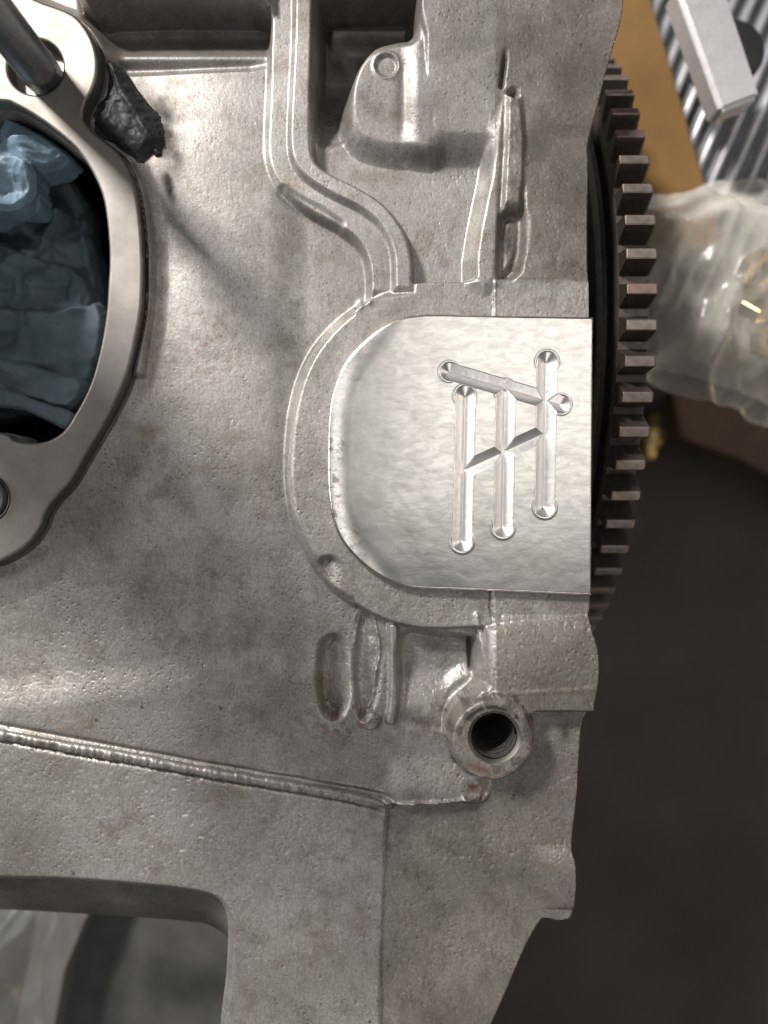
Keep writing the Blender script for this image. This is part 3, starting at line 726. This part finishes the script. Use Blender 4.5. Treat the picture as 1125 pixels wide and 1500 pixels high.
# ================================================================== THE ENGRAVED PLATE
PT = 17.0
pl_px = [(596, 463), (572, 471), (545, 488), (516, 516), (498, 542), (486, 575), (481, 610), (479, 660), (480, 715), (485, 752), (495, 783), (512, 808), (537, 832), (565, 849), (594, 859), (620, 862.5)]
plp = np.vstack([catmull(pw(pl_px, PT), 4, False), pw([(702, 865), (866.5, 872.5), (869.5, 464), (738, 462), (649, 460), (622, 460)], PT)])
Ap, Bp = grid(474, 876, 452, 880, .9)
sp = sdf_poly(Ap, Bp, plp, 300)
Zp = PT - 2.6 * sst((sp + 3.0) / 3.0) - 3.2 * np.clip((sp + 34) / 34, 0, 1) ** 2 * sst((P1(590, 0)[0] - Ap) / 60)
Zp += .18 * fbm(Ap / 40, Bp / 40, 4, 3)
gr = [((658.5, 544), (822, 592), 12.3), ((682, 580), (677, 793), 14.3), ((741, 572), (737, 772), 14.3), ((801.5, 530), (798, 742), 14.5), ((682, 688), (798.5, 634), 12.0)]
cut = np.zeros(Ap.shape); burr = np.zeros(Ap.shape)
for p, q, r in gr:
    p = P1(*p, PT); q = P1(*q, PT); d = capsule(Ap, Bp, p, q)
    cut = np.maximum(cut, np.clip(r - d, 0, r) * .68 - .0)
    for e in (p, q):
        de = np.hypot(Ap - e[0], Bp - e[1]); burr = np.maximum(burr, .45 * np.exp(-((de - r - 2.5) / 1.6) ** 2))
cut = cut + .10 * fbm(Ap / 5, Bp / 5, 7, 2) * (cut > 1.5)
Zp = Zp - np.where(cut > 0, np.maximum(cut, 0), 0) + burr * (cut <= 0)
# contour list for sharp groove rims: snap points lying next to the groove edge
V3 = relief(Ap, Bp, Zp, .9, sp, np.full(Ap.shape, .8))[0]
plate = thing('cover_plate', 'bright milled aluminium cover plate engraved with a line emblem, rounded on its left side', 'cover plate', W(675, 665, 1))
me = mesh_np('plate_body', V3[0], V3[1], True)
a_ = V3[0][:, 0] / S + CX
b_ = CY - V3[0][:, 1] / S
sk = sst((516 - a_) / 22) * sst((b_ - 610) / 40) + .8 * sst((560 - a_) / 60) * sst((b_ - 745) / 40) * sst((870 - b_) / 20)
at = me.attributes.new('skin', 'FLOAT', 'POINT'); at.data.foreach_set('value', np.clip(sk, 0, 1).astype(np.float32))
# emblem grooves become their own part
fv = V3[1]; cutv = None
from_z = V3[0][:, 2] / S
def dgroove(a, b, which=None):
    m = np.full(a.shape, 99.)
    for i, (p, q, r) in enumerate(gr):
        if which is not None and i != which: continue
        m = np.minimum(m, capsule(a, b, P1(*p, PT), P1(*q, PT)) - r)
    return m
ca = a_[fv].mean(1); cb = b_[fv].mean(1); ing = dgroove(ca, cb) < 0
ds = np.stack([dgroove(ca, cb, i) for i in range(5)]); own = np.argmin(ds, 0)
bpy.data.meshes.remove(me)
Np = V3[2]
def submesh(name, mask):
    u, inv = np.unique(fv[mask], return_inverse=True)
    m_ = mesh_np(name, V3[0][u], inv.reshape(-1, 4), True, Np[u])
    a2 = m_.attributes.new('skin', 'FLOAT', 'POINT'); a2.data.foreach_set('value', np.clip(sk, 0, 1)[u].astype(np.float32)); return m_
put('plate_face', submesh('plate_face', ~ing), M['plate'], plate)
M['groove'] = machined('milled_groove', c=(.90, .875, .86), rough=.30, dirt=.1)
for i in range(5):
    m_ = submesh('engraved_groove', ing & (own == i)); put('engraved_groove', m_, M['groove'], plate)

# ================================================================== THE FLYWHEEL AND ITS TEETH
GA = -15.0                                             # height of the uppermost tooth
GXR, GXL, GYC, GR = 408.0, 361.0, 331.0, 625.0          # side planes, centre and tip radius, drafting units
GT0, GDT, TH = 0.698, 0.0855, 41.0
GZC = GA - GR
fly = thing('flywheel', 'dark flywheel standing on edge beside the block, its toothed rim towards the camera', 'flywheel', (GXR * S, GYC * S, GZC * S))
def G(x, r, th): return (x * S, (GYC + r * math.sin(th)) * S, (GZC + r * math.cos(th)) * S)
def rim(name, prof, mat, seg=180):
    V = []; Fq = []; n = len(prof)
    for i in range(seg):
        th = 2 * math.pi * i / seg
        for x, r in prof: V.append(G(x, r, th))
    for i in range(seg):
        j = (i + 1) % seg
        for k in range(n): k2 = (k + 1) % n; Fq.append((i * n + k, i * n + k2, j * n + k2, j * n + k))
    me = bpy.data.meshes.new(name); me.from_pydata(V, [], Fq); me.update()
    bm = bmesh.new(); bm.from_mesh(me); bmesh.ops.recalc_face_normals(bm, faces=bm.faces)
    for f in bm.faces: f.smooth = True
    for e in bm.edges:
        if e.calc_face_angle(0) > R_(30): e.smooth = False
    bm.to_mesh(me); bm.free(); return put(name, me, mat, fly)
RR = GR - TH
rim('ring_gear', [(GXL, RR), (GXR, RR), (GXR, RR - 45), (GXL, RR - 45)], M['ring'])
rim('flywheel_disc', [(306, 120), (306, RR - 74), (334, RR - 68), (360.5, RR - 30), (360.5, 120)], M['flywheel'], 160)
tag(rim('flywheel_lip', [(340, RR - 50), (345, RR - 33), (351, RR - 28), (356, RR - 33), (358, RR - 50)], M['lip'], 160), 'narrow polished lip around the flywheel')
def tooth_mesh():
    # drafted around the wheel axis with the tooth pointing to +Z; origin at the wheel centre
    wt, wb = 8.0, 19.5; ct = 1.6
    bm = bmesh.new(); loops = []
    secs = [(-wb, RR - 1), (-wb + 2.5, RR + 4), (-wt - 1.2, GR - 6), (-wt, GR - ct), (-wt + ct, GR), (wt - ct, GR), (wt, GR - ct), (wt + 1.2, GR - 6), (wb - 2.5, RR + 4), (wb, RR - 1)]
    for x, ins in ((GXL + .3, 1.4), (GXL + 1.8, 0), (GXR - 3.5, 0), (GXR - .3, 2.6)):
        loops.append([bm.verts.new(((x - GXR) * S, -(y * (1 - ins / 30)) * S, (z - (ins if z > RR + 10 else 0)) * S)) for y, z in secs])
    for a, b in zip(loops[:-1], loops[1:]):
        for k in range(len(secs) - 1): bm.faces.new((a[k], a[k + 1], b[k + 1], b[k]))
    bm.faces.new(loops[0][::-1]); bm.faces.new(loops[-1])
    bmesh.ops.recalc_face_normals(bm, faces=bm.faces)
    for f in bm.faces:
        if f.normal.z > .5: f.material_index = 1  # paler tips over dark flanks: wear, plus light painted into the colour
    me = bpy.data.meshes.new('tooth'); bm.to_mesh(me); bm.free(); return me
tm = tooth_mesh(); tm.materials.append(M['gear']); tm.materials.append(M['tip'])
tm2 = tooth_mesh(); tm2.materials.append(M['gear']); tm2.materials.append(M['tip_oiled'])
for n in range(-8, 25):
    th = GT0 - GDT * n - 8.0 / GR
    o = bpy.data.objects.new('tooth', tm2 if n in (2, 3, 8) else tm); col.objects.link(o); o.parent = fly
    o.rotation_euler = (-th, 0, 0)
# the tooth mesh points to +Z; turning by -theta about X swings it towards +Y

# ================================================================== RAG AND GLOVE IN THE BORE
def crumple(a, b, sc_, seed, amp):
    r = np.random.default_rng(seed); h = 0
    wx = a + 26 * fbm(a / 90, b / 90, seed + 1, 2); wy = b + 26 * fbm(a / 90, b / 90, seed + 2, 2)
    for i in range(5):
        th = r.random() * math.pi; L = sc_ * (.8 + 1.3 * r.random()) * (1.15 if i < 3 else .6)
        ph = (wx * math.cos(th) + wy * math.sin(th)) / L + r.random() * 5 + .5 * fbm(a / 60, b / 60, seed + 7 + i, 2)
        m = sst((fbm(a / (sc_ * 1.5), b / (sc_ * 1.5), seed + 20 + i, 2) + .12) * 3.2)
        h = h + (.75 * np.cos(math.pi * ph) * (.4 + .6 * m) if i < 3 else .42 * m * (1 - np.abs(np.sin(math.pi * ph)) ** .7)) * L / sc_
    h = h + 1.1 * fbm(a / (sc_ * 1.7), b / (sc_ * 1.7), seed + 40, 2)
    return amp * .75 * (h - h.mean()) + .25 * fbm(a / 7, b / 7, seed + 4, 2)
def wad(name, px, z, amp, sc_, seed, mat, parent, edge=10, drop=18, tilt=(0, 0), thin=None, h=1.3):
    pp = poly(px, z, 4); a0, b0 = pp.min(0) - 14; a1, b1 = pp.max(0) + 14
    Aw, Bw = grid(a0, a1, b0, b1, h); sw = sdf_poly(Aw, Bw, pp, 200) + 2.2 * fbm(Aw / 14, Bw / 14, seed, 3)
    Zw = z - drop * (1 - sst((-sw) / edge)) ** 1.3 + crumple(Aw, Bw, sc_, seed, amp) + tilt[0] * (Aw - (a0 + a1) / 2) + tilt[1] * (Bw - (b0 + b1) / 2)
    q, = relief(Aw, Bw, Zw, h, sw, Zw - (thin or 40))
    return put(name, mesh_np(name, q[0], q[1], True, q[2]), mat, parent)
rag = thing('rag', 'crumpled grey-blue cloth stuffed into the round bore of the block', 'rag', W(30, 450, -200))
wad('cloth_fold', [(-170, 250), (60, 240), (120, 290), (140, 400), (146, 520), (110, 590), (-170, 590)], -165, 14, 40, 83, M['rag'], rag, 10, 20, h=2.2)
wad('cloth_fold', [(-150, 300), (-60, 290), (40, 296), (96, 304), (84, 340), (68, 372), (40, 395), (-60, 400), (-150, 380)], -150, 16, 34, 3, M['rag'], rag, 10, 30, h=1.5)
wad('cloth_fold', [(-150, 330), (-20, 345), (50, 372), (92, 380), (118, 398), (132, 420), (126, 455), (60, 490), (-150, 480)], -140, 15, 40, 13, M['rag'], rag, 10, 26, h=1.5)
wad('cloth_fold', [(-150, 430), (-30, 440), (60, 452), (110, 446), (138, 436), (152, 470), (147, 510), (136, 540), (120, 572), (60, 590), (-150, 585)], -112, 11, 52, 23, M['rag'], rag, 10, 22, h=1.5)
wad('cloth_fold', [(-150, 525), (-20, 522), (30, 530), (80, 545), (112, 548), (125, 566), (112, 592), (90, 600), (30, 585), (-150, 575)], -92, 8, 44, 33, M['rag'], rag, 9, 16, h=1.3)
wad('cloth_hem', [(-150, 566), (-20, 568), (25, 577), (70, 592), (106, 606), (100, 626), (88, 627), (60, 612), (25, 600), (-20, 594), (-150, 594)], -74, 1.6, 60, 43, M['rag'], rag, 6, 5, thin=7, h=1.0)
glove = thing('glove', 'crumpled pale blue rubber glove at the top of the bore, on the grey-blue rag', 'glove', W(20, 240, -120))
wad('glove_palm', [(-150, 160), (-20, 164), (10, 172), (34, 182), (62, 196), (98, 220), (92, 234), (70, 244), (47, 256), (52, 276), (46, 296), (20, 304), (-40, 318), (-150, 310)], -48, 12, 36, 53, M['glove'], glove, 9, 18, h=1.2)
wad('glove_finger', [(-60, 215), (-5, 222), (28, 226), (44, 240), (44, 262), (30, 290), (8, 306), (-30, 300), (-60, 285)], -26, 6, 26, 63, M['glove'], glove, 9, 14, h=1.1)

# ================================================================== BEHIND THE BLOCK
def sheet(name, px, z, thick, mat, parent=None, bev=2.0):
    pts = pw(px, z); bm = bmesh.new()
    top = [bm.verts.new(W(x, y, z)) for x, y in pts]; bot = [bm.verts.new(W(x, y, z - thick)) for x, y in pts]
    n = len(pts); bm.faces.new(top); bm.faces.new(bot[::-1])
    for i in range(n): bm.faces.new((top[i], bot[i], bot[(i + 1) % n], top[(i + 1) % n]))
    bmesh.ops.recalc_face_normals(bm, faces=bm.faces)
    bmesh.ops.bevel(bm, geom=[e for e in bm.edges if e.calc_face_angle(0) > R_(20)], offset=bev * S, segments=2, affect='EDGES')
    me = bpy.data.meshes.new(name); bm.to_mesh(me); bm.free()
    return put(name, me, mat, parent)
# bench under everything
bm = bmesh.new(); bmesh.ops.create_grid(bm, x_segments=8, y_segments=8, size=1.2)
me = bpy.data.meshes.new('bench_top'); bm.to_mesh(me); bm.free()
bench = put('bench_top', me, M['bench']); bench.location = (0.1, 0, -1000 * S); bench['kind'] = 'structure'
cb = sheet('cardboard', [(820, -80), (930, -80), (953, 0), (992, 130), (1034, 275), (1060, 360), (930, 380), (880, 200)], -420, 10, M['cardboard'])
tag(cb, 'flat orange-brown cardboard sheet in the top right, behind the flywheel', 'cardboard')
fins = thing('finned_casting', 'grey metal piece with parallel raised fins in the top right corner', 'finned metal', W(*pw([(1060, 120)], -480)[0], -480))
sheet('base_plate', [(900, -140), (1260, -140), (1260, 380), (960, 380)], -500, 14, M['fin_base'], fins)
dirv = np.array([.40, -.917]); nrm = np.array([.917, .40])
for k in range(-6, 9):
    c = np.array([1052.0, 120.0]) + nrm * 25.5 * k
    a = pw([c - dirv * 330], -480)[0]; b = pw([c + dirv * 330], -480)[0]
    bm = bmesh.new(); r = 6.4; ang = math.atan2(-(b - a)[1], (b - a)[0]); L = np.hypot(*(b - a))
    prof_ = [(-r - 3, -16), (-r, -2), (-r * .6, 4), (0, 6), (r * .6, 4), (r, -2), (r + 3, -16)]
    ends = []
    for e in (-L / 2, L / 2): ends.append([bm.verts.new((e * S, y * S, z * S)) for y, z in prof_])
    for i in range(len(prof_) - 1): f = bm.faces.new((ends[0][i], ends[0][i + 1], ends[1][i + 1], ends[1][i])); f.smooth = True
    bm.faces.new(ends[0]); bm.faces.new(ends[1][::-1]); bmesh.ops.recalc_face_normals(bm, faces=bm.faces)
    me = bpy.data.meshes.new('fin'); bm.to_mesh(me); bm.free()
    o = put('fin', me, M['fin']); o.parent = fins; m = (a + b) / 2
    o.location = Vector(W(m[0], m[1], -486)) - fins.location; o.rotation_euler = (0, 0, ang)
kb = lathe_obj('round_knob', [(1, -330), (36, -330), (56, -334), (61, -340), (61, -400), (56, -404), (1, -404)], pw([(1077, 70)], -330)[0], M['black'], None, 64)
tag(kb, 'black round disc half hidden under the square metal bar', 'disc')
# square bar
bz = -215
bar_px = [(1000, 9), (1064, -8), (1112, 132), (1098, 154), (1060, 164)]
bar = sheet('square_bar', [(988, -24), (1056, -40), (1116, 140), (1056, 163)], bz, 58, M['bar'], None, 8.0)
tag(bar, 'short bright square aluminium bar lying on the finned metal', 'metal bar')

# plastic bag with brass bits inside
def bag_mesh(name, px, z, height, seed, mat, parent, h=4.0, amp=1.0, dense=1.0):
    pp = poly(px, z, 4); a0, b0 = pp.min(0) - 14; a1, b1 = pp.max(0) + 14
    Aw, Bw = grid(a0, a1, b0, b1, h); sw = sdf_poly(Aw, Bw, pp, 400) + 3 * fbm(Aw / 40, Bw / 40, seed, 2)
    wx = Aw + 50 * fbm(Aw / 120, Bw / 120, seed + 3, 2)
    fold = 1 - np.abs(fbm(wx / 110, Bw / 330, seed + 5, 1)) * 3; fold2 = 1 - np.abs(fbm(wx / 50 + 3, Bw / 200, seed + 6, 1)) * 3
    Zw = z - height * (1 - sst(-sw / 90)) ** 1.2 + amp * (13 * np.clip(fold, -1, 1) + 7 * np.clip(fold2, -1, 1) + 8 * fbm(Aw / 110, Bw / 110, seed + 8, 2))
    q, = relief(Aw, Bw, Zw, h, sw, Zw - 6)
    return put(name, mesh_np(name, q[0], q[1], True, q[2]), mat, parent)
bag = thing('plastic_bag', 'crumpled see-through plastic bag of small brass pieces, right of the toothed wheel', 'plastic bag', W(*pw([(1080, 430)], -300)[0], -300))
bag_px = [(958, 262), (985, 255), (1020, 252), (1052, 240), (1077, 229), (1110, 238), (1180, 255), (1240, 400), (1200, 600), (1125, 585), (1060, 562), (1010, 545), (978, 530), (962, 510), (945, 450), (945, 350)]
bag_mesh('bag_front', bag_px, -190, 130, 5, M['film'], bag)
bag_mesh('bag_back', [(955, 268), (1020, 262), (1080, 245), (1200, 260), (1220, 400), (1190, 580), (1120, 570), (1010, 535), (966, 522), (950, 440), (950, 340)], -330, 60, 15, M['film'], bag, 6)
def nut(name, px, py, z, r, hgt, label, rot=0, tiltx=0, group=None):
    bm = bmesh.new(); n = 6; c = pw([(px, py)], z)[0]; V = []
    rings = [(r * .52, hgt / 2), (r * .9, hgt / 2), (r, hgt / 2 - 2.5), (r, -hgt / 2 + 2.5), (r * .9, -hgt / 2), (r * .52, -hgt / 2)]
    L = [[bm.verts.new((rr * math.cos(2 * math.pi * k / 24) * (1 if rr < r * .6 else 1 / max(math.cos((2 * math.pi * k / 24 + math.pi / 6) % (math.pi / 3) - math.pi / 6), .5) * .9) * S,
                         rr * math.sin(2 * math.pi * k / 24) * (1 if rr < r * .6 else 1 / max(math.cos((2 * math.pi * k / 24 + math.pi / 6) % (math.pi / 3) - math.pi / 6), .5) * .9) * S, zz * S)) for k in range(24)] for rr, zz in rings]
    for i in range(len(L)):
        a, b = L[i], L[(i + 1) % len(L)]
        for k in range(24): bm.faces.new((a[k], a[(k + 1) % 24], b[(k + 1) % 24], b[k]))
    bmesh.ops.recalc_face_normals(bm, faces=bm.faces)
    me = bpy.data.meshes.new(name); bm.to_mesh(me); bm.free()
    o = put(name, me, M['brass']); o.location = W(c[0], c[1], z); o.rotation_euler = (R_(tiltx), R_(20), R_(rot))
    tag(o, label, 'nut', group); return o
nut('brass_nut', 1108, 396, -258, 36, 26, 'uppermost brass nut in the plastic bag at the right edge', 10, 40, 'brass nuts in the bag')
nut('brass_nut', 1112, 446, -250, 36, 28, 'middle one of three brass nuts inside the plastic bag', 35, -30, 'brass nuts in the bag')
nut('brass_nut', 1124, 498, -262, 34, 26, 'lowest brass nut inside the plastic bag, at the photo edge', 15, 20, 'brass nuts in the bag')
def fitting(px, py, z, rx, ry, rot, label):
    c = pw([(px, py)], z)[0]; bm = bmesh.new()
    prof_ = [(0.01, -1), (.62, -.97), (.7, -.9), (.72, -.35), (1.0, -.3), (1.05, -.2), (1.05, .3), (1.0, .38), (.66, .42), (.6, .9), (.5, 1), (0.01, 1)]
    L = [[bm.verts.new((rx * r * math.cos(2 * math.pi * k / 24) * S, ry * z_ * S, rx * r * math.sin(2 * math.pi * k / 24) * S)) for k in range(24)] for r, z_ in prof_]
    for i in range(len(L) - 1):
        for k in range(24): f = bm.faces.new((L[i][k], L[i][(k + 1) % 24], L[i + 1][(k + 1) % 24], L[i + 1][k])); f.smooth = True
    bmesh.ops.recalc_face_normals(bm, faces=bm.faces)
    me = bpy.data.meshes.new('brass_fitting'); bm.to_mesh(me); bm.free()
    o = put('brass_fitting', me, M['brass']); o.location = W(c[0], c[1], z); o.rotation_euler = (0, 0, R_(rot)); tag(o, label, 'fitting'); return o
fitting(1038, 592, -950, 34, 52, 75, 'blurred brass fitting lying on the dark bench just below the plastic bag')
fitting(954, 640, -945, 30, 62, -12, 'blurred brass fitting lying on the dark bench right beside the wheel teeth')
bt = sheet('wooden_batten', [(985, 575), (1010, 560), (1260, 690), (1260, 770), (1085, 672), (1000, 640)], -850, 60, simple('brown_wood', (.085, .042, .020), .6, 0, .2, 60, .4))
tag(bt, 'blurred dark brown wooden batten on the bench, below the plastic bag', 'batten')
# seen through the lower left opening
lip_top = pw([(-120, 1274), (0, 1279), (150, 1285), (288, 1299), (326, 1312), (338, 1345), (338, 1400)], -50)
lip_bot = pw([(-120, 1330), (0, 1332), (150, 1340), (270, 1349), (308, 1356), (338, 1380), (342, 1420)], -150)
a = catmull(lip_top, 5, False); b = catmull(lip_bot, 5, False); n = len(a)
V = [W(x, y, -50) for x, y in a] + [W(*(a[i] * .45 + b[i] * .55), -100) for i in range(n)] + [W(x, y, -150) for x, y in b] + [W(x, y - 6, -215) for x, y in b]
Fq = [(r * n + i, r * n + i + 1, (r + 1) * n + i + 1, (r + 1) * n + i) for r in range(3) for i in range(n - 1)]
me = bpy.data.meshes.new('opening_lip'); me.from_pydata(V, [], Fq); me.update(); me.polygons.foreach_set('use_smooth', [True] * len(me.polygons))
put('opening_lip', me, M['cast_rough'], block)
tray = sheet('tray', [(-150, 1240), (420, 1260), (420, 1650), (-150, 1650)], -560, 12, M['darkgrey'])
tag(tray, 'dark grey tray seen through the opening at the lower left', 'tray')
strap = sheet('grey_strip', [(62, 1280), (150, 1290), (96, 1420), (70, 1560), (10, 1560), (44, 1400)], -470, 60, simple('grey_plastic', (.15, .145, .135), .6, 0, .1, 60, .2))
tag(strap, 'grey slanted strip seen through the opening beside the clear bag', 'strip')
cbag = thing('clear_bag', 'clear plastic bag seen through the opening, in the bottom left corner', 'plastic bag', W(*pw([(10, 1430)], -350)[0], -350))
bag_mesh('bag_film', [(-120, 1325), (0, 1335), (45, 1345), (60, 1375), (55, 1400), (40, 1430), (36, 1480), (30, 1600), (-120, 1600)], -340, 70, 25, M['film_clear'], cbag, 2.5, .6)
